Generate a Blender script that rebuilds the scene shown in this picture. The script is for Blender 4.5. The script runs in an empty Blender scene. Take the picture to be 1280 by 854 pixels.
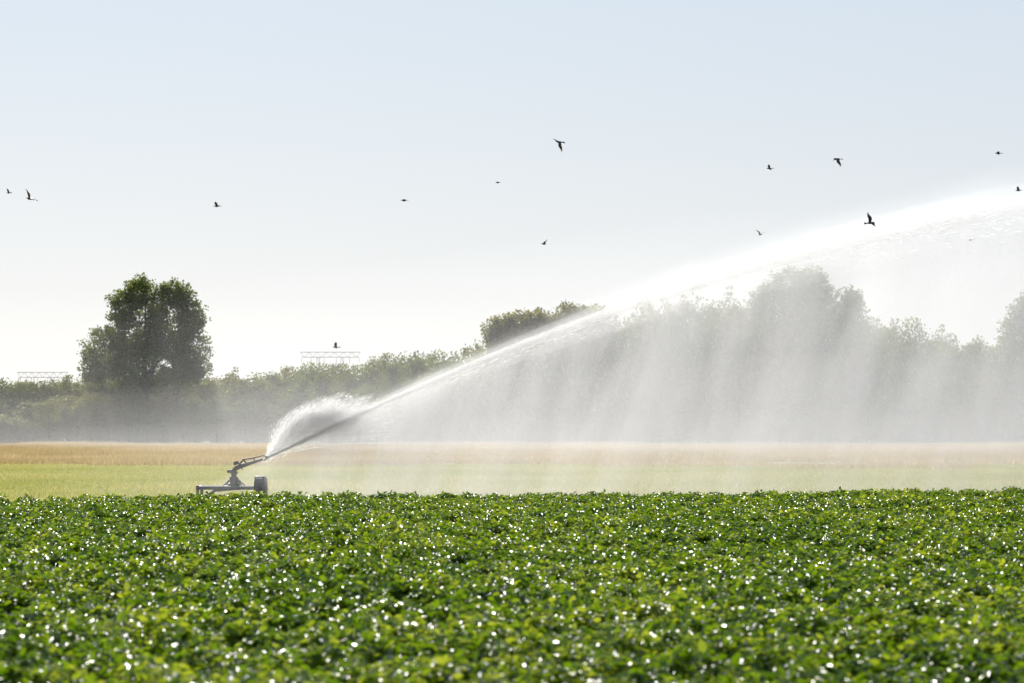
import bpy, bmesh, math, random
import numpy as np
from mathutils import Vector, Matrix
R = np.random.default_rng(7)
random.seed(7)
scene = bpy.context.scene
COL = scene.collection
scene.view_settings.view_transform = 'Standard'
scene.view_settings.look = 'None'
scene.view_settings.exposure = 0
scene.view_settings.gamma = 1

# ------------------------------------------------------------ node helpers
def new_mat(name):
    m = bpy.data.materials.new(name); m.use_nodes = True
    nt = m.node_tree; nt.nodes.clear()
    out = nt.nodes.new('ShaderNodeOutputMaterial')
    return m, nt, out
def setin(nt, sock, v):
    if isinstance(v, bpy.types.NodeSocket): nt.links.new(v, sock)
    else: sock.default_value = v
def M(nt, op, a, b=None, c=None, clamp=False):
    n = nt.nodes.new('ShaderNodeMath'); n.operation = op; n.use_clamp = clamp
    setin(nt, n.inputs[0], a)
    if b is not None: setin(nt, n.inputs[1], b)
    if c is not None: setin(nt, n.inputs[2], c)
    return n.outputs[0]
def MR(nt, v, a, b, c=0.0, d=1.0, mode='SMOOTHSTEP'):
    n = nt.nodes.new('ShaderNodeMapRange'); n.interpolation_type = mode
    setin(nt, n.inputs[0], v)
    for i, x in enumerate((a, b, c, d)): setin(nt, n.inputs[i+1], x)
    return n.outputs[0]
def ramp(nt, fac, stops):
    n = nt.nodes.new('ShaderNodeValToRGB'); e = n.color_ramp.elements
    while len(e) < len(stops): e.new(0.5)
    for i, (p, c) in enumerate(stops):
        e[i].position = p; e[i].color = (*c, 1)
    nt.links.new(fac, n.inputs[0]); return n.outputs[0]
def noise(nt, vec, scale, detail=3, rough=0.55):
    n = nt.nodes.new('ShaderNodeTexNoise'); n.inputs['Scale'].default_value = scale
    n.inputs['Detail'].default_value = detail; n.inputs['Roughness'].default_value = rough
    if vec is not None: nt.links.new(vec, n.inputs['Vector'])
    return n.outputs[0]
def mixc(nt, fac, a, b):
    n = nt.nodes.new('ShaderNodeMix'); n.data_type = 'RGBA'
    setin(nt, n.inputs[0], fac)
    for s, v in ((n.inputs[6], a), (n.inputs[7], b)):
        if isinstance(v, bpy.types.NodeSocket): nt.links.new(v, s)
        else: s.default_value = (*v, 1)
    return n.outputs[2]
def position(nt):
    g = nt.nodes.new('ShaderNodeNewGeometry'); return g

def leaf_mat(name, stops, trans_stops, rough=0.4, spec=0.5, tfac=0.45, patch=0.15):
    m, nt, out = new_mat(name)
    g = position(nt)
    rnd = g.outputs['Random Per Island']
    big = noise(nt, g.outputs['Position'], patch, 2)
    f = M(nt, 'ADD', M(nt, 'MULTIPLY', rnd, 0.6), M(nt, 'MULTIPLY', MR(nt, big, 0.3, 0.7), 0.4))
    c1 = ramp(nt, f, stops); c2 = ramp(nt, f, trans_stops)
    p = nt.nodes.new('ShaderNodeBsdfPrincipled')
    nt.links.new(c1, p.inputs['Base Color'])
    p.inputs['Roughness'].default_value = rough
    p.inputs['Specular IOR Level'].default_value = spec
    t = nt.nodes.new('ShaderNodeBsdfTranslucent'); nt.links.new(c2, t.inputs['Color'])
    mx = nt.nodes.new('ShaderNodeMixShader'); mx.inputs[0].default_value = tfac
    nt.links.new(p.outputs[0], mx.inputs[1]); nt.links.new(t.outputs[0], mx.inputs[2])
    nt.links.new(mx.outputs[0], out.inputs[0])
    return m
def plain_mat(name, col, rough=0.5, metal=0.0, var=0.25, scale=8):
    m, nt, out = new_mat(name)
    g = position(nt)
    n = noise(nt, g.outputs['Position'], scale, 4)
    c = mixc(nt, n, tuple(x*(1-var) for x in col), tuple(min(1, x*(1+var)) for x in col))
    p = nt.nodes.new('ShaderNodeBsdfPrincipled')
    nt.links.new(c, p.inputs['Base Color'])
    p.inputs['Roughness'].default_value = rough; p.inputs['Metallic'].default_value = metal
    nt.links.new(p.outputs[0], out.inputs[0]); return m

# ------------------------------------------------------------ mesh helpers
def mesh_np(name, V, F, mat=None):
    """V (n,3); F (m,k) constant k"""
    me = bpy.data.meshes.new(name)
    V = np.asarray(V, dtype=np.float32); F = np.asarray(F, dtype=np.int32)
    k = F.shape[1]
    me.vertices.add(len(V)); me.vertices.foreach_set('co', V.ravel())
    me.loops.add(F.size); me.loops.foreach_set('vertex_index', F.ravel())
    me.polygons.add(len(F)); me.polygons.foreach_set('loop_start', np.arange(0, F.size, k, dtype=np.int32))
    me.update(calc_edges=True); me.validate()
    if mat: me.materials.append(mat)
    return me
def obj(name, me, parent=None, loc=(0, 0, 0), rot=(0, 0, 0), scale=(1, 1, 1)):
    o = bpy.data.objects.new(name, me); COL.objects.link(o)
    o.location = loc; o.rotation_euler = rot; o.scale = scale
    if parent: o.parent = parent
    return o
def empty(name, loc=(0, 0, 0)):
    o = bpy.data.objects.new(name, None); COL.objects.link(o); o.location = loc
    o.empty_display_size = 0.3; return o
def unit(a): return a/np.maximum(np.linalg.norm(a, axis=1, keepdims=True), 1e-9)

def leaves(P, N, D, L, W, fold=0.18):
    """folded pointed leaves: two quads along a midrib. P base, N normal, D direction"""
    D = unit(D); S = unit(np.cross(N, D)); N = unit(np.cross(D, S))
    L = L[:, None]; W = W[:, None]
    up = N*W*fold
    b = P; t = P+D*L - N*L*0.12
    l1 = P+D*L*0.28+S*W*0.48+up; l2 = P+D*L*0.68+S*W*0.40+up
    r1 = P+D*L*0.28-S*W*0.48+up; r2 = P+D*L*0.68-S*W*0.40+up
    n = len(P)
    V = np.stack([b, l1, l2, t, r2, r1], 1).reshape(-1, 3)
    i = np.arange(n)[:, None]*6
    F = np.concatenate([i+np.array([[0, 3, 2, 1]]), i+np.array([[0, 5, 4, 3]])], 1).reshape(-1, 4)
    return V, F

def tube(pts, rad, sides=8, cap=True):
    """tapered tube; returns verts, quads"""
    pts = [Vector(p) for p in pts]; V = []; F = []
    for i, p in enumerate(pts):
        a = pts[max(i-1, 0)]; b = pts[min(i+1, len(pts)-1)]
        d = (b-a).normalized()
        u = d.cross(Vector((0, 0, 1)) if abs(d.z) < 0.9 else Vector((0, 1, 0))).normalized(); w = d.cross(u)
        for k in range(sides):
            t = 2*math.pi*k/sides
            V.append(tuple(p+(u*math.cos(t)+w*math.sin(t))*rad[i]))
    for i in range(len(pts)-1):
        for k in range(sides):
            a = i*sides+k; b = i*sides+(k+1) % sides
            F.append((a, b, b+sides, a+sides))
    if cap:
        for i, ring in ((0, 0), (len(pts)-1, (len(pts)-1)*sides)):
            c = len(V); V.append(tuple(pts[i]))
            for k in range(0, sides, 2):
                F.append((c, ring+k, ring+(k+1) % sides, ring+(k+2) % sides))
    return V, F
class Builder:
    def __init__(s): s.V = []; s.F = []
    def add(s, V, F):
        o = len(s.V); s.V += [tuple(v) for v in V]; s.F += [tuple(int(i)+o for i in f) for f in F]
    def tube(s, pts, rad, sides=8): 
        if not isinstance(rad, (list, tuple)): rad = [rad]*len(pts)
        s.add(*tube(pts, rad, sides))
    def box(s, c, d, rot=None, bev=0.12):
        bm = bmesh.new(); bmesh.ops.create_cube(bm, size=1)
        for v in bm.verts: v.co = Vector((v.co.x*d[0], v.co.y*d[1], v.co.z*d[2]))
        bmesh.ops.bevel(bm, geom=bm.edges[:], offset=min(d)*bev, segments=2, affect='EDGES', profile=0.6)
        if rot: bmesh.ops.rotate(bm, verts=bm.verts, matrix=rot)
        bm.verts.index_update()
        s.add([tuple(v.co+Vector(c)) for v in bm.verts], [[v.index for v in f.verts] for f in bm.faces]); bm.free()
    def mesh(s, name, mat, smooth=True):
        me = bpy.data.meshes.new(name); me.from_pydata(s.V, [], s.F); me.update()
        bm = bmesh.new(); bm.from_mesh(me); bmesh.ops.recalc_face_normals(bm, faces=bm.faces); bm.to_mesh(me); bm.free()
        me.materials.append(mat)
        if smooth:
            me.polygons.foreach_set('use_smooth', [True]*len(me.polygons))
            try: me.set_sharp_from_angle(angle=math.radians(40))
            except Exception: pass
        return me

# ------------------------------------------------------------ camera
cam_d = bpy.data.cameras.new('camera'); cam = bpy.data.objects.new('camera', cam_d); COL.objects.link(cam)
cam_d.lens = 100; cam_d.sensor_width = 36; cam_d.clip_end = 6000; cam_d.clip_start = 0.5
cam.location = (0, 0, 2.5); cam.rotation_euler = (math.radians(90+1.66), 0, 0)
cam_d.dof.use_dof = True; cam_d.dof.focus_distance = 95; cam_d.dof.aperture_fstop = 2.2
scene.camera = cam

# ------------------------------------------------------------ light
SUN_EL, SUN_AZ = math.radians(29), math.radians(11)   # azimuth to the left of +Y
w = bpy.data.worlds.new('World'); scene.world = w; w.use_nodes = True
nt = w.node_tree; nt.nodes.clear()
wo = nt.nodes.new('ShaderNodeOutputWorld'); bg = nt.nodes.new('ShaderNodeBackground')
sky = nt.nodes.new('ShaderNodeTexSky'); sky.sky_type = 'NISHITA'; sky.sun_disc = False
sky.sun_elevation = SUN_EL; sky.sun_rotation = -SUN_AZ
sky.air_density = 1.0; sky.dust_density = 0.6; sky.ozone_density = 2.0
# thin summer haze veil over the clear-sky model
tcw = nt.nodes.new('ShaderNodeTexCoord'); sxw = nt.nodes.new('ShaderNodeSeparateXYZ'); nt.links.new(tcw.outputs['Generated'], sxw.inputs[0])
veil = ramp(nt, MR(nt, sxw.outputs[2], -0.02, 0.5, 0, 1, 'LINEAR'),
            [(0.0, (0.78, 0.785, 0.79)), (0.14, (0.765, 0.79, 0.815)), (0.33, (0.63, 0.73, 0.84)), (1.0, (0.40, 0.55, 0.80))])
vm = nt.nodes.new('ShaderNodeVectorMath'); vm.operation = 'SCALE'; vm.inputs['Scale'].default_value = 10.0
nt.links.new(veil, vm.inputs[0])
hs = nt.nodes.new('ShaderNodeHueSaturation'); hs.inputs['Saturation'].default_value = 0.4; hs.inputs['Value'].default_value = 0.9; nt.links.new(sky.outputs[0], hs.inputs['Color'])
mixn = mixc(nt, 0.80, hs.outputs[0], vm.outputs[0])
nt.links.new(mixn, bg.inputs[0]); bg.inputs[1].default_value = 0.10
nt.links.new(bg.outputs[0], wo.inputs[0])
sd = bpy.data.lights.new('sun', 'SUN'); sd.energy = 5.0; sd.angle = math.radians(0.5); sd.color = (1.0, 0.95, 0.87)
sun = bpy.data.objects.new('sun', sd); COL.objects.link(sun); sun.location = (-20, 40, 60)
sv = Vector((-math.sin(SUN_AZ)*math.cos(SUN_EL), math.cos(SUN_AZ)*math.cos(SUN_EL), math.sin(SUN_EL)))
sun.rotation_euler = (-sv).to_track_quat('-Z', 'Y').to_euler()

# ------------------------------------------------------------ ground
E = np.array([0.963, 0.27]); NV = np.array([-0.27, 0.963])   # field edge direction and its normal
V_EDGE = 79*0.963
m, nt, out = new_mat('ground_soil_meadow_stubble')
g = position(nt); P = g.outputs['Position']
sx = nt.nodes.new('ShaderNodeSeparateXYZ'); nt.links.new(P, sx.inputs[0])
X, Y = sx.outputs[0], sx.outputs[1]
v = M(nt, 'ADD', M(nt, 'MULTIPLY', X, -0.27), M(nt, 'MULTIPLY', Y, 0.963))
n1 = noise(nt, P, 0.09, 4); n2 = noise(nt, P, 1.3, 4, 0.7)
soil = mixc(nt, n2, (0.03, 0.022, 0.014), (0.07, 0.05, 0.03))
mead = ramp(nt, M(nt, 'ADD', M(nt, 'MULTIPLY', n1, 0.6), M(nt, 'MULTIPLY', n2, 0.4)),
            [(0.3, (0.24, 0.25, 0.075)), (0.5, (0.38, 0.36, 0.12)), (0.68, (0.52, 0.43, 0.18))])
dry = ramp(nt, M(nt, 'ADD', M(nt, 'MULTIPLY', n1, 0.5), M(nt, 'MULTIPLY', n2, 0.5)),
           [(0.3, (0.28, 0.21, 0.09)), (0.55, (0.44, 0.33, 0.15)), (0.7, (0.50, 0.40, 0.20))])
far = (0.08, 0.11, 0.04)
mp = nt.nodes.new('ShaderNodeMapping'); mp.inputs['Scale'].default_value = (0.05, 0.02, 0.05); nt.links.new(P, mp.inputs[0])
wob = M(nt, 'MULTIPLY', M(nt, 'SUBTRACT', noise(nt, mp.outputs[0], 1.0, 4, 0.6), 0.5), 90.0)
c = mixc(nt, MR(nt, v, V_EDGE, V_EDGE+1.5), soil, mead)
c = mixc(nt, MR(nt, M(nt, 'ADD', Y, wob), 165, 192), c, dry)
c = mixc(nt, MR(nt, Y, 334, 340), c, far)
p = nt.nodes.new('ShaderNodeBsdfPrincipled'); nt.links.new(c, p.inputs['Base Color']); p.inputs['Roughness'].default_value = 0.9
p.inputs['Specular IOR Level'].default_value = 0.2
nt.links.new(p.outputs[0], out.inputs[0])
gx = np.concatenate([[-4000, -1500, -500], np.linspace(-150, 150, 61), [500, 1500, 4000]])
gy = np.concatenate([[-500, -100], np.linspace(-20, 400, 85), [700, 1500, 5000]])
GX, GY = np.meshgrid(gx, gy); GZ = 0.03*np.sin(GX*0.21+GY*0.13)*np.cos(GY*0.17)
GZ[(abs(GX) > 150) | (GY > 400)] = 0
V = np.stack([GX.ravel(), GY.ravel(), GZ.ravel()], 1); nx = len(gx)
F = [(j*nx+i, j*nx+i+1, (j+1)*nx+i+1, (j+1)*nx+i) for j in range(len(gy)-1) for i in range(nx-1)]
obj('ground', mesh_np('ground', V, F, m))

# ------------------------------------------------------------ potato crop
pot = leaf_mat('potato_leaf', [(0.1, (0.022, 0.050, 0.004)), (0.5, (0.05, 0.10, 0.008)), (0.9, (0.11, 0.15, 0.018))],
               [(0.1, (0.08, 0.17, 0.003)), (0.5, (0.24, 0.40, 0.006)), (0.9, (0.62, 0.68, 0.04))], rough=0.37, spec=0.65, tfac=0.44, patch=0.45)
S3 = 3.0
def potato_patch(k):
    Ps = []; Ns = []; Ds = []; Ls = []
    for row in range(4):
        for j in range(9):
            cx = (row+0.5)*0.75-1.5+R.normal(0, 0.05); cy = (j+0.5)/3.0-1.5+R.normal(0, 0.06)
            n = int(R.integers(130, 200)); H = R.uniform(0.40, 0.62)
            d = R.normal(size=(n, 3)); d[:, 2] = np.abs(d[:, 2])*0.9; d = unit(d)
            r = R.uniform(0.35, 1, n)**0.6
            # a few leafy shoots give the plant an uneven top
            sh = R.normal(size=(6, 3)); sh[:, 2] = abs(sh[:, 2])+0.4; sh = unit(sh)
            idx = R.integers(0, 6, n); d = unit(d+sh[idx]*R.uniform(0.5, 2.4, (n, 1)))
            pos = d*r[:, None]*np.array([0.36, 0.26, 0.36])
            pos += np.array([cx, cy, H-0.34])
            Nn = unit(d*0.5+np.array([0, 0, 0.75])+R.normal(0, 0.42, (n, 3)))
            Dd = d*np.array([1, 1, 0.1])+R.normal(0, 0.6, (n, 3))*np.array([1, 1, 0.4])
            Ps.append(pos); Ns.append(Nn); Ds.append(Dd); Ls.append(R.uniform(0.055, 0.125, n))
    Ps, Ns, Ds, Ls = map(np.concatenate, (Ps, Ns, Ds, Ls))
    V, F = leaves(Ps, Ns, Ds, Ls, Ls*R.uniform(0.55, 0.75, len(Ls)))
    return mesh_np('potato_leaves_%d' % k, V, F, pot)
pm = [potato_patch(k) for k in range(9)]
crop = empty('potato_crop')
ang = math.atan2(E[1], E[0]); cnt = 0
for iu in range(-16, 22):
    for iv in range(0, 26):
        u = (iu+0.5)*S3; vv = V_EDGE-(iv+0.5)*S3
        p2 = u*E+vv*NV
        if p2[1] < 13 or abs(p2[0]) > p2[1]*0.18+8: continue
        z = 0.05*math.sin(p2[0]*0.35+1)*math.cos(p2[1]*0.21)+random.uniform(-0.02, 0.02)
        obj('potato_plants_%d' % cnt, pm[random.randrange(9)], crop, (p2[0], p2[1], z), (0, 0, ang+random.choice((0, math.pi))),
            (random.choice((-1, 1)), 1, random.uniform(0.95, 1.06))); cnt += 1

# ------------------------------------------------------------ grasses
def blades(n, size, h0, h1, wd, lean=0.35):
    P = np.stack([R.uniform(-size/2, size/2, n), R.uniform(-size/2, size/2, n), np.zeros(n)], 1)
    a = R.uniform(0, 2*math.pi, n); S = np.stack([np.cos(a), np.sin(a), np.zeros(n)], 1)
    H = R.uniform(h0, h1, n)[:, None]; tip = P+np.array([0, 0, 1])*H+R.normal(0, lean, (n, 3))*np.array([1, 1, 0])*H
    V = np.stack([P-S*wd/2, P+S*wd/2, tip], 1).reshape(-1, 3)
    return V, np.arange(3*n).reshape(-1, 3)
gm = leaf_mat('meadow_grass_blade', [(0.1, (0.20, 0.21, 0.06)), (0.6, (0.33, 0.32, 0.11)), (0.9, (0.46, 0.40, 0.17))],
              [(0.1, (0.42, 0.44, 0.10)), (0.6, (0.58, 0.55, 0.17)), (0.9, (0.70, 0.60, 0.25))], 0.6, 0.3, 0.5, 0.06)
dm = leaf_mat('dry_grass_stalk', [(0.1, (0.28, 0.21, 0.10)), (0.6, (0.44, 0.33, 0.16)), (0.9, (0.52, 0.42, 0.22))],
              [(0.1, (0.45, 0.33, 0.14)), (0.6, (0.64, 0.48, 0.23)), (0.9, (0.74, 0.60, 0.32))], 0.7, 0.2, 0.5, 0.05)
gms = [mesh_np('meadow_blades', *blades(3600, 8.4, 0.05, 0.16, 0.035), gm) for _ in range(4)]
dms = [mesh_np('dry_blades', *blades(4200, 10.6, 0.15, 0.48, 0.05), dm) for _ in range(4)]
meadow = empty('meadow_grass'); drygrass = empty('dry_grass')
for iy in range(12):
    y = 82+iy*8
    for ix in range(-6, 7):
        if abs(ix*8) > y*0.18+10: continue
        if -0.27*ix*8+0.963*y < V_EDGE+3.5: continue
        obj('grass_patch', random.choice(gms), meadow, (ix*8, y, 0), (0, 0, random.randrange(4)*math.pi/2))
for iy in range(-2, 16):
    y = 182+iy*10
    for ix in range(-9, 10):
        if abs(ix*10) > y*0.18+15: continue
        if iy < 3 and random.random() > 0.30+0.17*(iy+2): continue
        obj('dry_patch', random.choice(dms), drygrass, (ix*10+random.uniform(-2, 2)*(iy < 3), y+random.uniform(-3, 3)*(iy < 3), 0), (0, 0, random.randrange(4)*math.pi/2), (1, 1, random.uniform(0.5, 1.35)))

# ------------------------------------------------------------ trees
bark = plain_mat('bark', (0.07, 0.055, 0.04), 0.9, var=0.4)
tl = leaf_mat('tree_foliage', [(0.1, (0.025, 0.045, 0.012)), (0.5, (0.048, 0.076, 0.018)), (0.9, (0.09, 0.115, 0.03))],
              [(0.1, (0.09, 0.15, 0.02)), (0.5, (0.24, 0.32, 0.045)), (0.9, (0.46, 0.48, 0.08))], 0.5, 0.35, 0.42, 0.12)
tl2 = leaf_mat('hedge_foliage', [(0.1, (0.036, 0.052, 0.014)), (0.5, (0.075, 0.09, 0.024)), (0.9, (0.13, 0.125, 0.04))],
              [(0.1, (0.14, 0.18, 0.025)), (0.5, (0.34, 0.35, 0.055)), (0.9, (0.54, 0.45, 0.10))], 0.5, 0.35, 0.42, 0.09)
def foliage(lobes, n_clump, per, leaf, mat, name, clump_r=(0.6, 1.3)):
    """lobes: (cx,cy,cz,rx,ry,rz). clumps spread through the lobes, biased to the shell; leaf faces within clumps"""
    lob = np.array(lobes, float); vol = np.prod(lob[:, 3:], 1)**0.8; vol /= vol.sum()
    idx = R.choice(len(lob), n_clump, p=vol)
    d = unit(R.normal(size=(n_clump, 3))); r = R.uniform(0.15, 1, n_clump)**0.45
    C = lob[idx, :3]+d*r[:, None]*lob[idx, 3:]
    cr = R.uniform(*clump_r, n_clump)
    ci = np.repeat(np.arange(n_clump), per); n = len(ci)
    dd = unit(R.normal(size=(n, 3))); rr = R.uniform(0.1, 1, n)**0.5
    P = C[ci]+dd*rr[:, None]*cr[ci][:, None]*np.array([1, 1, 0.75])
    Nn = unit(dd+np.array([0, 0, 0.5])+R.normal(0, 0.5, (n, 3)))
    D = dd+R.normal(0, 0.8, (n, 3)); L = R.uniform(*leaf, n)
    V, F = leaves(P, Nn, D, L, L*0.75, 0.1)
    V[:, 2] = np.maximum(V[:, 2], 0.02)
    return mesh_np(name, V, F, mat), C
def trunk_mesh(name, h, r, C):
    b = Builder()
    b.tube([(0, 0, -0.1), (0.05, 0, h*0.25), (-0.1, 0.05, h*0.55), (0, 0, h*0.9)], [r*1.3, r, r*0.65, r*0.15], 10)
    for i in R.choice(len(C), min(16, len(C)), replace=False):
        c = C[i]; z0 = min(h*0.75, max(h*0.15, c[2]*0.55))
        b.tube([(0, 0, z0), tuple(c*np.array([0.5, 0.5, 0])+np.array([0, 0, (z0+c[2])/2+0.2])), tuple(c)], [r*0.4, r*0.22, r*0.06], 6)
    return b.mesh(name, bark)
def make_tree(name, loc, lobes, n_clump, per=26, leaf=(0.2, 0.4), mat=tl, cr=(0.6, 1.2), trunk=None):
    e = empty(name, loc)
    f, C = foliage(lobes, n_clump, per, leaf, mat, name+'_crown', cr)
    obj('crown', f, e)
    h = trunk or max(l[2]+l[5]*0.5 for l in lobes)
    obj('trunk_and_limbs', trunk_mesh(name+'_trunk', h, 0.02*h, C), e)
    return e
# big broad tree standing at the hedge on the left
make_tree('broadleaf_tree', (-45, 349, 0),
    [(-0.8, 0, 15.2, 3.7, 4, 5.2), (3.6, 0.3, 15, 3.4, 4, 4.9), (-4.8, 0, 11.2, 3.0, 3.5, 3.4), (5.9, 0, 11, 2.4, 3, 4.2),
     (1, -0.5, 9.5, 6.4, 4.5, 4), (-1.0, 0, 18.9, 2.0, 2.2, 1.8), (3.6, 0, 18.4, 1.9, 2.2, 1.6), (-2.9, 0, 16.6, 2.0, 2, 2.4), (5.4, 0, 15.5, 1.9, 2, 2.4), (-6.2, 0, 9.6, 1.8, 2, 2.4)],
    1900, 26, (0.16, 0.36), cr=(0.35, 0.85))
# tall group on the right
make_tree('poplar_tree', (34.8, 352, 0),
    [(-1.5, 0, 14, 3.8, 4, 7), (1.8, 0, 14.5, 3.8, 4, 7), (0, 0, 9, 6, 5, 5), (-0.5, 0, 20.1, 2.3, 2, 2.0), (2.3, 0, 20.2, 2.1, 2, 1.9), (-3.8, 0, 16, 2.0, 2, 3.8), (4.2, 0, 16.4, 1.9, 2, 3.6)],
    1900, 24, (0.18, 0.38), cr=(0.4, 0.9))
make_tree('poplar_tree', (41.9, 350, 0), [(0, 0, 12, 2.1, 1.8, 7), (0.1, 0, 9, 2.8, 2, 6), (0, 0, 18, 1.4, 1, 1.9)], 640, 26, (0.18, 0.36), cr=(0.4, 0.8))
make_tree('broadleaf_tree', (64.0, 351, 0), [(0, 0, 13, 3.9, 4, 5), (0.6, 0, 16.3, 3.0, 3, 2.9), (0, 0, 8, 4, 4, 4)], 900, 26, (0.18, 0.4), cr=(0.45, 1.0))
make_tree('broadleaf_tree', (1.2, 352, 0), [(0, 0, 12.5, 4.6, 4, 4.2), (-2.2, 0, 13.6, 2.6, 3, 2.2), (2.2, 0, 14.2, 2.5, 3, 2.4)], 620, 24, (0.18, 0.4), cr=(0.45, 1.0), mat=tl2)
make_tree('broadleaf_tree', (8.8, 352, 0), [(0, 0, 12.5, 4.2, 4, 4.4), (-1.4, 0, 15.5, 2.4, 3, 1.8), (2.0, 0, 14.6, 2.3, 3, 2.4)], 620, 24, (0.18, 0.4), cr=(0.45, 1.0), mat=tl2)

# distant tree line: unit-height variants, instanced
line = empty('distant_tree_line')
var = []
for k in range(8):
    n = int(R.integers(4, 7)); lobes = [(0, 0, 5.4, 2.6, 2.6, 3.6), (0, 0, 2.8, 3.2, 3, 2.8)]
    for _ in range(n):
        a = R.uniform(0, 2*math.pi); rr = R.uniform(1.0, 2.3)
        lobes.append((math.cos(a)*rr, math.sin(a)*rr, R.uniform(4, 8.2), R.uniform(1, 1.7), R.uniform(1, 1.7), R.uniform(1, 1.8)))
    f, C = foliage(lobes, 330, 22, (0.15, 0.32), tl if k % 2 else tl2, 'line_crown_%d' % k, (0.35, 0.75))
    zt = np.percentile(C[:, 2], 98)+0.4
    var.append((f, trunk_mesh('line_trunk_%d' % k, 7, 0.16, C), zt))
prof = np.array([(-130, 9), (-63, 7.9), (-57, 8.4), (-53, 8.9), (-34.4, 8.7), (-30.5, 9.4), (-25.6, 10), (-19.7, 10.2), (-15.7, 11.4), (-11.8, 11.7), (-7.9, 10.6),
  (-4.9, 11.8), (-3.9, 13), (0, 13), (4.9, 13), (7.4, 13), (10.8, 15), (12.8, 15.2), (15.7, 16.8), (20.7, 18.0), (26, 18.0), (28.5, 18), (33.5, 18), (37.4, 18),
  (39.9, 17), (43.3, 15.8), (48.2, 15.2), (53.1, 13.8), (56, 12.4), (60, 13), (64, 12.6), (130, 12)])
def inst(x, y, h, wx):
    f, t, zt = random.choice(var); s = h/zt; rz = random.uniform(0, 6.28)
    sw = wx*random.uniform(0.85, 1.2)
    obj('crown', f, line, (x, y, 0), (0, 0, rz), (sw, sw, s)); obj('trunk', t, line, (x, y, 0), (0, 0, rz), (sw*0.9, sw*0.9, s*0.95))
x = -105.0
while x < 108:
    h = float(np.interp(x, prof[:, 0], prof[:, 1]))
    inst(x, 354+random.uniform(-1.5, 3), h*random.uniform(0.90, 1.03), 0.9*(0.6+h/25)); x += random.uniform(2.2, 3.8)
x = -105.0
while x < 108:
    h = float(np.interp(x, prof[:, 0], prof[:, 1]))
    inst(x, 347+random.uniform(-1.5, 1.5), h*random.uniform(0.62, 0.88), 0.8); x += random.uniform(2.6, 4.6)
x = -105.0
while x < 108:
    inst(x, 342+random.uniform(-1, 1), random.uniform(3, 5.5), 0.7); x += random.uniform(2.2, 4.0)
x = -105.0
while x < 108:
    inst(x, 364, float(np.interp(x, prof[:, 0], prof[:, 1]))*0.96, 1.15); x += random.uniform(3, 4.3)

# ------------------------------------------------------------ pylons beyond the trees
steel = plain_mat('galvanised_steel', (0.30, 0.32, 0.34), 0.6, 0.0, 0.1)
def pylon(loc, W, H):
    e = empty('electricity_pylon', loc); b = Builder(); r = 0.10
    for z, ww in ((H, W), (H-1.6, W*0.96)):
        b.tube([(-ww/2, 0, z), (ww/2, 0, z)], r, 5)
    n = 14
    for i in range(n):
        a = -W/2+W*i/n; c = a+W/n
        b.tube([(a, 0, H-1.6 if i % 2 else H), (c, 0, H if i % 2 else H-1.6)], r*0.55, 4)
    obj('crossarm', b.mesh('crossarm', steel), e)
    b = Builder()
    for s in (-1, 1):
        for q in (-1, 1):
            b.tube([(s*(W*0.2)+q*1.3, 0, 0), (s*W*0.2+q*0.4, 0, H-1.6)], r, 5)
        z = 0; k = 1
        while z < H-4:
            t = z/(H-1.6); w0 = 1.3-0.9*t; w1 = 1.3-0.9*(z+3)/(H-1.6)
            b.tube([(s*W*0.2-k*w0, 0, z), (s*W*0.2+k*w1, 0, z+3)], r*0.5, 4); z += 3; k = -k
    obj('lattice_legs', b.mesh('legs', steel), e)
    b = Builder()
    for xx in (-0.48, -0.32, -0.1, 0.1, 0.32, 0.48):
        b.tube([(W*xx, 0, H-1.6), (W*xx, 0, H-3.2)], [0.06, 0.09], 6)
    obj('insulators', b.mesh('insulators', steel), e)
pylon((-57.5, 900, 0), 19, 25.2)
pylon((-148.5, 900, 0), 16, 18.8)

# ------------------------------------------------------------ rain gun on its cart
NX, NY, NZ = -8.26, 95.0, 1.33
gsteel = plain_mat('weathered_galvanised', (0.10, 0.095, 0.09), 0.55, 0.2, 0.3, 6)
dark = plain_mat('tyre_rubber', (0.03, 0.03, 0.03), 0.8)
gun = empty('irrigation_sprinkler_cart', (0, 0, 0))
b = Builder()   # chassis (x from -10.5 to -8.2)
for yy in (94.45, 95.55):
    b.tube([(-10.45, yy, 0.40), (-8.25, yy, 0.40)], 0.04, 8)
for xx in (-10.4, -9.55, -9.0, -8.35):
    b.box((xx, 95, 0.40), (0.09, 1.15, 0.08))
b.box((-9.35, 94.4, 0.36), (2.2, 0.05, 0.08))
for yy, y2 in ((94.5, 94.95), (95.5, 95.05)):
    b.tube([(-9.62, yy, 0.42), (-9.36, y2, 0.70)], 0.025, 6); b.tube([(-8.95, yy, 0.42), (-9.2, y2, 0.70)], 0.025, 6)
obj('chassis', b.mesh('chassis', gsteel), gun)
b = Builder()
for yy in (94.35, 95.65):    # left support legs with skids
    b.box((-10.42, yy, 0.24), (0.10, 0.08, 0.44)); b.box((-10.42, yy, 0.03), (0.42, 0.16, 0.05))
obj('skid_legs', b.mesh('skid', gsteel), gun)
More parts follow.
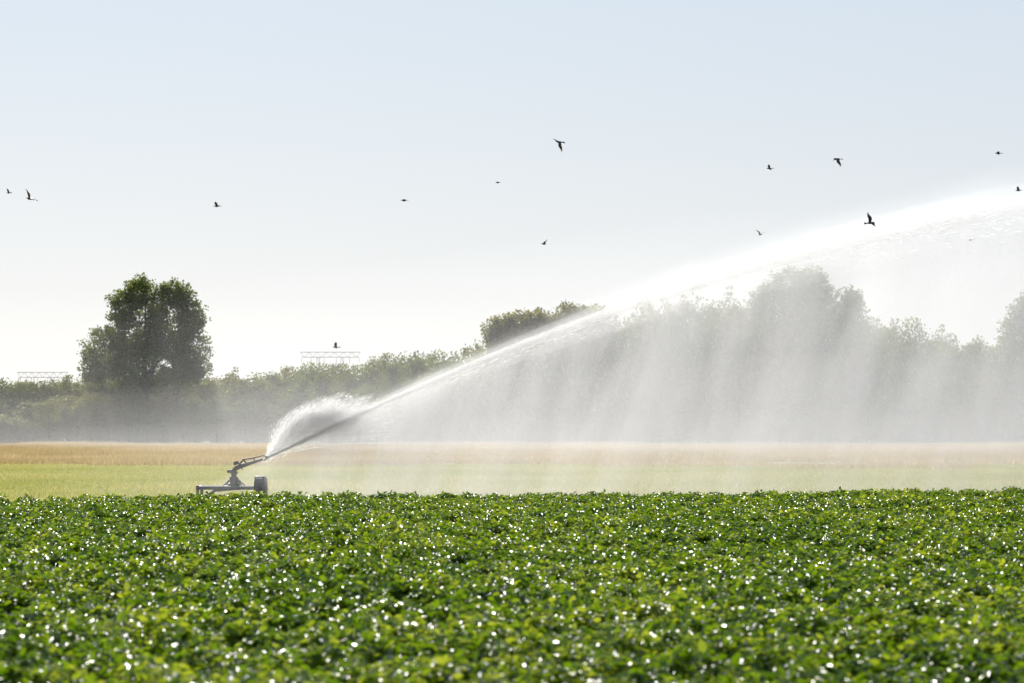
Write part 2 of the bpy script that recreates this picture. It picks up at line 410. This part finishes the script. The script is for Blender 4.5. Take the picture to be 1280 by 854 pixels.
def wheel(cx, cy, cz, rad, wid):
    bb = Builder(); prof2 = [(0.55, -0.5), (0.93, -0.5), (1.0, -0.32), (1.0, 0.32), (0.93, 0.5), (0.55, 0.5)]
    n = 28; V = []; F = []
    for k in range(n):
        t = 2*math.pi*k/n
        for (r_, w_) in prof2:
            rr = rad*r_*(1.02 if (k % 2 and r_ > 0.95) else 1)
            V.append((cx+w_*wid, cy+rr*math.cos(t), cz+rr*math.sin(t)))
    q = len(prof2)
    for k in range(n):
        for j in range(q):
            a = k*q+j; c = k*q+(j+1) % q; k2 = (k+1) % n
            F.append((a, c, k2*q+(j+1) % q, k2*q+j))
    bb.add(V, F); obj('tyre', bb.mesh('tyre', dark, False), gun)
    hb = Builder(); hb.tube([(cx-wid*0.3, cy, cz), (cx+wid*0.3, cy, cz)], rad*0.54, 20); hb.tube([(cx-wid*0.6, cy, cz), (cx+wid*0.6, cy, cz)], rad*0.16, 12)
    obj('wheel_hub', hb.mesh('hub', gsteel), gun)
wheel(-8.38, 94.3, 0.36, 0.36, 0.28); wheel(-8.38, 95.7, 0.36, 0.36, 0.28)
b = Builder(); b.tube([(-8.38, 94.3, 0.36), (-8.38, 95.7, 0.36)], 0.03, 8)
b.box((-8.37, 94.5, 0.66), (0.34, 0.34, 0.22)); obj('axle_and_ballast_box', b.mesh('axle', gsteel), gun)
b = Builder()   # riser, valve body, swivel
b.tube([(-9.28, 95, 0.30), (-9.28, 95, 0.52), (-9.28, 95, 0.53), (-9.28, 95, 0.66)], [0.20, 0.20, 0.14, 0.14], 16)
b.tube([(-9.28, 95, 0.62), (-9.28, 95, 0.86)], 0.09, 14)
b.tube([(-9.28, 95, 0.70), (-9.28, 95, 0.74)], 0.15, 16); b.tube([(-9.28, 95, 0.84), (-9.28, 95, 0.92)], 0.13, 16)
b.tube([(-9.95, 95, 0.3), (-9.28, 95, 0.36)], 0.07, 12)
b.tube([(-9.28, 95, 0.90), (-9.26, 95, 0.98), (-9.18, 95, 1.04), (-9.06, 95, 1.09)], [0.085, 0.085, 0.08, 0.075], 14)
obj('riser_and_swivel', b.mesh('riser', gsteel), gun)
p0 = Vector((-9.08, 95, 1.08)); pn = Vector((NX-0.04, 95, NZ))
b = Builder(); b.tube([p0, p0.lerp(pn, 0.85), p0.lerp(pn, 0.86), pn], [0.075, 0.045, 0.058, 0.036], 16)
b.tube([p0.lerp(pn, 0.03), p0.lerp(pn, 0.08)], 0.11, 16)
obj('barrel_and_nozzle', b.mesh('barrel', gsteel), gun)
b = Builder()   # drive arm with spoon, counterweight and return spring bracket
b.tube([(-9.10, 94.9, 1.14), (-8.95, 94.88, 1.32), (-8.62, 94.9, 1.37), (-8.30, 94.93, 1.45)], [0.03, 0.028, 0.024, 0.02], 8)
b.box((-8.22, 94.97, 1.42), (0.16, 0.13, 0.035), Matrix.Rotation(math.radians(25), 3, 'Y'))
b.box((-9.20, 94.9, 1.20), (0.17, 0.12, 0.12), Matrix.Rotation(math.radians(-20), 3, 'Y'))
b.tube([(-8.95, 94.88, 1.30), (-8.85, 95, 1.18)], 0.025, 8)
b.tube([(-8.62, 94.9, 1.37), (-8.58, 95, 1.26)], 0.018, 8)
b.box((-9.42, 95, 0.92), (0.16, 0.14, 0.10)); b.tube([(-9.42, 95, 0.92), (-9.28, 95, 0.9)], 0.03, 8)
obj('drive_arm', b.mesh('arm', gsteel), gun)
b = Builder(); b.tube([(-9.9, 95, 0.3), (-10.1, 94.0, 0.1), (-10.1, 90, 0.07), (-10.1, 76, 0.06), (-10, 60, 0.06)], 0.055, 10)
obj('supply_hose', b.mesh('hose', dark), gun)

# ------------------------------------------------------------ water
GA, GB = 0.5, 0.00655
water = empty('water_jet', (NX, NY, NZ))
m, nt, out = new_mat('water_droplets')
t = nt.nodes.new('ShaderNodeBsdfTranslucent'); t.inputs[0].default_value = (0.99, 0.99, 0.99, 1)
nt.links.new(t.outputs[0], out.inputs[0])
wet = m
def streaks(name, P, D, L, W):
    """tiny elongated water slivers"""
    D = unit(D); n = len(P); rnd = unit(R.normal(size=(n, 3)))
    S = unit(np.cross(D, rnd)); L = L[:, None]/2; W = W[:, None]/2
    V = np.stack([P-D*L, P+S*W, P+D*L, P-S*W], 1).reshape(-1, 3)
    return mesh_np(name, V, np.arange(4*n).reshape(-1, 4), wet)
def zj(s): return GA*s-GB*s*s
# main jet
n = 11000; s = R.uniform(0, 1, n)**1.7*60
rad = 0.025+0.0095*s+0.00008*s*s
off = R.normal(0, 1, (n, 3))*rad[:, None]*0.7
drop = -R.exponential(1, n)*rad*0.9
P = np.stack([s, off[:, 1], zj(s)+off[:, 2]+drop], 1)
D = np.stack([np.ones(n), off[:, 1]*0.02, GA-2*GB*s], 1)
obj('jet_droplets', streaks('jet_droplets', P, D, R.uniform(0.08, 0.3, n), R.uniform(0.005, 0.014, n)), water)
# fan thrown by the drive spoon
fa = [18, 28, 36, 44, 52, 62, 74]; fl = [5.0, 4.7, 4.3, 3.6, 2.8, 2.0, 1.3]
n = 7500; a = np.radians(np.clip(R.normal(40, 13, n), 16, 80)); Lm = np.interp(np.degrees(a), fa, fl)
r = Lm*(R.uniform(0, 1, n)**0.8)*R.uniform(0.75, 1.12, n)
P = np.stack([r*np.cos(a), R.normal(0, 0.09, n)*r, r*np.sin(a)-0.035*r*r], 1)
D = np.stack([np.cos(a), P[:, 1]/np.maximum(r, .1), np.sin(a)-0.07*r], 1)
obj('spoon_spray', streaks('spoon_spray', P, D, R.uniform(0.06, 0.22, n), R.uniform(0.004, 0.012, n)), water)
# droplets raining out of the jet
n = 34000; s = R.uniform(2, 62, n); col = 0.5+0.5*np.sin(s*1.7+2*np.sin(s*0.6))*np.sin(s*0.53+1)
s = s[R.uniform(0, 1, n) < 0.6+0.4*col]; n = len(s)
f = R.uniform(0, 1, n)**1.5; zz = zj(s)*(1-f)-(NZ-0.1)*f; dn = zj(s)-zz
P = np.stack([s-0.12*dn, R.normal(0, 0.3+0.03*s, n), zz], 1)
D = np.stack([np.full(n, 0.25), R.normal(0, 0.1, n), np.full(n, -1.0)], 1)
obj('falling_droplets', streaks('falling_droplets', P, D, R.uniform(0.03, 0.10, n), R.uniform(0.004, 0.009, n)), water)

def vol_mat(name, dens, aniso=0.72, step=1.0, color=(1, 1, 1)):
    m, nt, out = new_mat(name)
    vs = nt.nodes.new('ShaderNodeVolumeScatter'); vs.inputs['Color'].default_value = (*color, 1)
    vs.inputs['Anisotropy'].default_value = aniso
    if callable(dens):
        tc = nt.nodes.new('ShaderNodeTexCoord'); sx = nt.nodes.new('ShaderNodeSeparateXYZ'); nt.links.new(tc.outputs['Object'], sx.inputs[0])
        dens = dens(nt, sx.outputs[0], sx.outputs[1], sx.outputs[2])
    setin(nt, vs.inputs['Density'], dens)
    nt.links.new(vs.outputs[0], out.inputs['Volume'])
    try:
        m.cycles.volume_step_rate = step; m.cycles.volume_sampling = 'DISTANCE'
    except Exception as ex: print('steprate', ex)
    return m
def jetz(nt, X):
    return M(nt, 'SUBTRACT', M(nt, 'MULTIPLY', X, GA), M(nt, 'MULTIPLY', M(nt, 'MULTIPLY', X, X), GB))
def box_mesh(name, x0, x1, y0, y1, z0, z1, mat):
    V = [(x, y, z) for x in (x0, x1) for y in (y0, y1) for z in (z0, z1)]
    F = [(0, 1, 3, 2), (4, 6, 7, 5), (0, 4, 5, 1), (2, 3, 7, 6), (0, 2, 6, 4), (1, 5, 7, 3)]
    return mesh_np(name, V, F, mat)
# dense core of the jet: tapered tube of scattering water spray
def core_d(nt, X, Y, Z):
    r = M(nt, 'ADD', 0.03, M(nt, 'MULTIPLY', X, 0.013))
    return M(nt, 'MULTIPLY', M(nt, 'DIVIDE', 0.50, r), MR(nt, X, 5, 34, 1.0, 0.18, 'LINEAR'))
ss = np.linspace(0, 62, 60)
V, F = tube([(x_, 0, zj(x_)) for x_ in ss], [0.03+0.013*x_ for x_ in ss], 16)
obj('jet_core', mesh_np('jet_core', V, F, vol_mat('jet_core_spray', core_d, 0.72, 1.0)), water)
def halo_d(nt, X, Y, Z):
    r = M(nt, 'ADD', 0.08, M(nt, 'MULTIPLY', X, 0.042))
    return M(nt, 'DIVIDE', 0.13, r)
V, F = tube([(x_, 0, zj(x_)-0.014*x_) for x_ in ss], [0.08+0.042*x_ for x_ in ss], 16)
obj('jet_halo', mesh_np('jet_halo', V, F, vol_mat('jet_halo_spray', halo_d, 0.72, 1.0)), water)
# soft fans of fine spray thrown by the spoon: an inner dense lens and a wider thin one
def fan(name, a0, a1, k, thick, dens):
    na, nr = 40, 7; V = []; F = []; ph = R.uniform(0, 6, 3)
    for side in (-1, 1):
        for i in range(na):
            ad = a0+(a1-a0)*i/(na-1); a = math.radians(ad)
            Lx = np.interp(ad, fa, fl)*k*(0.93+0.04*math.sin(a*43+ph[0])+0.03*math.sin(a*97+ph[1])+0.02*math.sin(a*171+ph[2]))
            for j in range(nr):
                t = j/(nr-1); r = Lx*(0.02+0.98*t)
                th = side*(r*thick*math.sin(math.pi*(i+0.3)/(na-0.4))*math.sqrt(max(0.0, 1-t**3))+0.003)
                V.append((r*math.cos(a), th, r*math.sin(a)-0.035*r*r))
    o2 = na*nr
    for i in range(na-1):
        for j in range(nr-1):
            a = i*nr+j; F.append((a, a+1, a+nr+1, a+nr)); F.append((a+o2, a+nr+o2, a+nr+1+o2, a+1+o2))
    for i in range(na-1):
        for j in (0, nr-1):
            a = i*nr+j; q = (a, a+nr, a+nr+o2, a+o2); F.append(q if j else q[::-1])
    for j in range(nr-1):
        for i in (0, na-1):
            a = i*nr+j; q = (a, a+o2, a+1+o2, a+1); F.append(q if i == 0 else q[::-1])
    obj(name, mesh_np(name, V, F, vol_mat(name, dens, 0.72)), water)
fan('spoon_mist_inner', 20, 62, 0.86, 0.16, 1.7)
fan('spoon_mist_mid', 17, 70, 0.99, 0.20, 0.85)
fan('spoon_mist_outer', 15, 78, 1.18, 0.28, 0.32)

def curtain(nt, X, Y, Z):
    d = M(nt, 'SUBTRACT', jetz(nt, X), Z)
    soft = M(nt, 'ADD', 0.25, M(nt, 'MULTIPLY', M(nt, 'MAXIMUM', X, 0.0), 0.055))
    top = MR(nt, d, M(nt, 'MULTIPLY', soft, -1.0), soft)
    dec = M(nt, 'ADD', 0.42, M(nt, 'MULTIPLY', 0.58, M(nt, 'EXPONENT', M(nt, 'MULTIPLY', M(nt, 'MAXIMUM', d, 0.0), -0.38))))
    cv = nt.nodes.new('ShaderNodeCombineXYZ')
    setin(nt, cv.inputs[0], M(nt, 'ADD', X, M(nt, 'MULTIPLY', Z, -0.30)))
    setin(nt, cv.inputs[1], M(nt, 'MULTIPLY', Y, 0.4)); setin(nt, cv.inputs[2], M(nt, 'MULTIPLY', Z, 0.26))
    st = noise(nt, cv.outputs[0], 0.7, 3, 0.6)
    st = MR(nt, st, 0.34, 0.68, 0.45, 1.75, 'LINEAR')
    xr = MR(nt, X, -4.0, 6.0, 0.0, 1.0)
    xe = MR(nt, X, 50, 66, 1.0, 0.0)
    ye = MR(nt, M(nt, 'ABSOLUTE', Y), 1.0, 3.0, 1.0, 0.0)
    r = M(nt, 'MULTIPLY', M(nt, 'MULTIPLY', top, dec), M(nt, 'MULTIPLY', st, M(nt, 'MULTIPLY', xr, M(nt, 'MULTIPLY', xe, ye))))
    low = M(nt, 'MULTIPLY', MR(nt, X, -9.0, 1.0, 0.0, 1.0), MR(nt, Z, -1.0, 6.0, 0.035, 0.0))
    return M(nt, 'ADD', M(nt, 'MULTIPLY', r, 0.20), M(nt, 'MULTIPLY', low, ye))
cm = vol_mat('mist_curtain', curtain, 0.72, 0.6)
obj('falling_mist', box_mesh('falling_mist', -9, 66, -3, 3, -NZ+0.06, 12.5, cm), water)
# drifting haze between the jet and the tree line: wedge, thicker to the right and near the ground
V = []
xs = [-95, -45, -10, 20, 60, 115]; ynear = [265, 250, 205, 150, 125, 120]; ht = [18, 19, 23, 28, 30, 30]
for x_, yn, h in zip(xs, ynear, ht):
    V += [(x_, yn, 0.08), (x_, 339, 0.08), (x_, 339, h), (x_, yn+0.80*(339-yn), h*0.36), (x_, yn+0.45*(339-yn), h*0.13)]
F5 = []
for i in range(len(xs)-1):
    for j in range(5):
        a = i*5+j; c = i*5+(j+1) % 5; F5.append((a, a+5, c+5, c))
me = bpy.data.meshes.new('drifting_mist'); k = len(xs)*5-5
me.from_pydata(V, [], F5+[(0, 1, 2, 3, 4), (k+4, k+3, k+2, k+1, k)]); me.update()
bm = bmesh.new(); bm.from_mesh(me); bmesh.ops.recalc_face_normals(bm, faces=bm.faces); bm.to_mesh(me); bm.free()
me.materials.append(vol_mat('drifting_haze', 0.0037, 0.72))
obj('drifting_mist', me)

# ------------------------------------------------------------ birds
feather = plain_mat('dark_feathers', (0.025, 0.023, 0.022), 0.6, 0, 0.3, 20)
def bird(loc, heading, flap, roll=0, pitch=0, span=0.72, fold=0.0):
    """body runs along +Y before rotation; flap angle in degrees (up positive)"""
    e = empty('flying_bird', loc); k = span/0.9
    b = Builder()
    b.tube([(0, -0.20, 0.0), (0, -0.15, 0.0), (0, -0.05, -0.01), (0, 0.04, -0.012), (0, 0.11, 0.0), (0, 0.15, 0.012), (0, 0.185, 0.016), (0, 0.21, 0.012), (0, 0.25, 0.004)],
           [0.008, 0.028, 0.052, 0.056, 0.040, 0.031, 0.030, 0.014, 0.003], 12)
    obj('body_and_head', b.mesh('bird_body', feather), e)
    b = Builder()   # fanned tail
    pts = [(0.02, -0.16, 0.004), (0.075, -0.31, 0), (0.04, -0.335, 0), (0, -0.34, 0), (-0.04, -0.335, 0), (-0.075, -0.31, 0), (-0.02, -0.16, 0.004)]
    n = len(pts); V = pts+[(x_, y_, z_-0.006) for x_, y_, z_ in pts]
    F = [tuple(range(n)), tuple(range(2*n-1, n-1, -1))]+[(i, i+n, (i+1) % n+n, (i+1) % n) for i in range(n)]
    b.add(V, F); obj('tail', b.mesh('bird_tail', feather, False), e)
    for sgn in (-1, 1):
        a1 = math.radians(flap); a2 = math.radians(flap*0.45-8)
        c1, s1, c2, s2 = math.cos(a1), math.sin(a1), math.cos(a2), math.sin(a2)
        L1 = 0.19; L2 = 0.26*(1-fold)
        def pt(t, y, dz=0):
            if t <= L1: return (sgn*(0.03+t*c1), y, 0.02+t*s1+dz)
            return (sgn*(0.03+L1*c1+(t-L1)*c2), y, 0.02+L1*s1+(t-L1)*s2+dz)
        T = [0, 0.08, L1, L1+L2*0.35, L1+L2*0.7, L1+L2]
        lead = [0.07, 0.095, 0.115, 0.09, 0.045, -0.01]; trail = [-0.08, -0.09, -0.095, -0.11, -0.095, -0.05]
        b = Builder(); V = []; F = []
        for i in range(6):
            V += [pt(T[i], lead[i], 0.006), pt(T[i], (lead[i]+trail[i])/2, 0.012), pt(T[i], trail[i]), pt(T[i], (lead[i]+trail[i])/2, -0.004)]
        for i in range(5):
            for j in range(4):
                a_ = i*4+j; c_ = i*4+(j+1) % 4; F.append((a_, c_, c_+4, a_+4))
        F += [(0, 3, 2, 1), (20, 21, 22, 23)]
        b.add(V, F)
        for q in range(4):   # splayed primaries
            y0 = -0.045+q*0.014; tt = L1+L2*(0.86+0.04*q); ext = 0.09+0.012*q
            a_ = pt(tt, y0, 0.004); c_ = pt(tt+ext*(1-fold), y0-0.06+0.03*q, 0.004)
            b.tube([a_, c_], [0.013, 0.004], 4)
        obj('wing', b.mesh('bird_wing', feather, False), e)
    e.rotation_euler = (math.radians(pitch), math.radians(roll), math.radians(heading)); e.scale = (k, k, k)
# (x, y, z) in metres, heading, flap, roll, pitch, span
for a in [(-26.6, 150, 14.7, 70, 50, 20, 0, .5), (-25.5, 150, 14.4, 60, 42, 30, 15, .95), (-15.6, 150, 14.0, 80, 35, 10, 0, .7), (-5.9, 155, 14.7, 95, 3, 4, 0, .7),
          (-0.8, 160, 16.1, 85, 5, 2, 0, .55), (1.7, 150, 12.0, 60, 40, -20, 0, .6), (2.5, 150, 17.4, 60, -35, 35, 10, .95), (13.1, 150, 12.5, 30, 55, 10, 0, .6),
          (13.6, 150, 16.0, 75, 20, 20, 0, .6), (17.2, 150, 16.5, 110, -40, -25, 0, .9), (11.35, 90, 8.87, -60, 50, 50, 10, .57), (25.7, 150, 16.8, 80, 6, 8, 0, .65),
          (16.05, 90, 9.9, 70, 40, 10, 0, .36), (24.2, 150, 12.2, 90, 10, 10, 0, .5), (-12.4, 200, 7.9, 90, 30, 25, 0, .9)]:
    bird(a[:3], *a[3:])
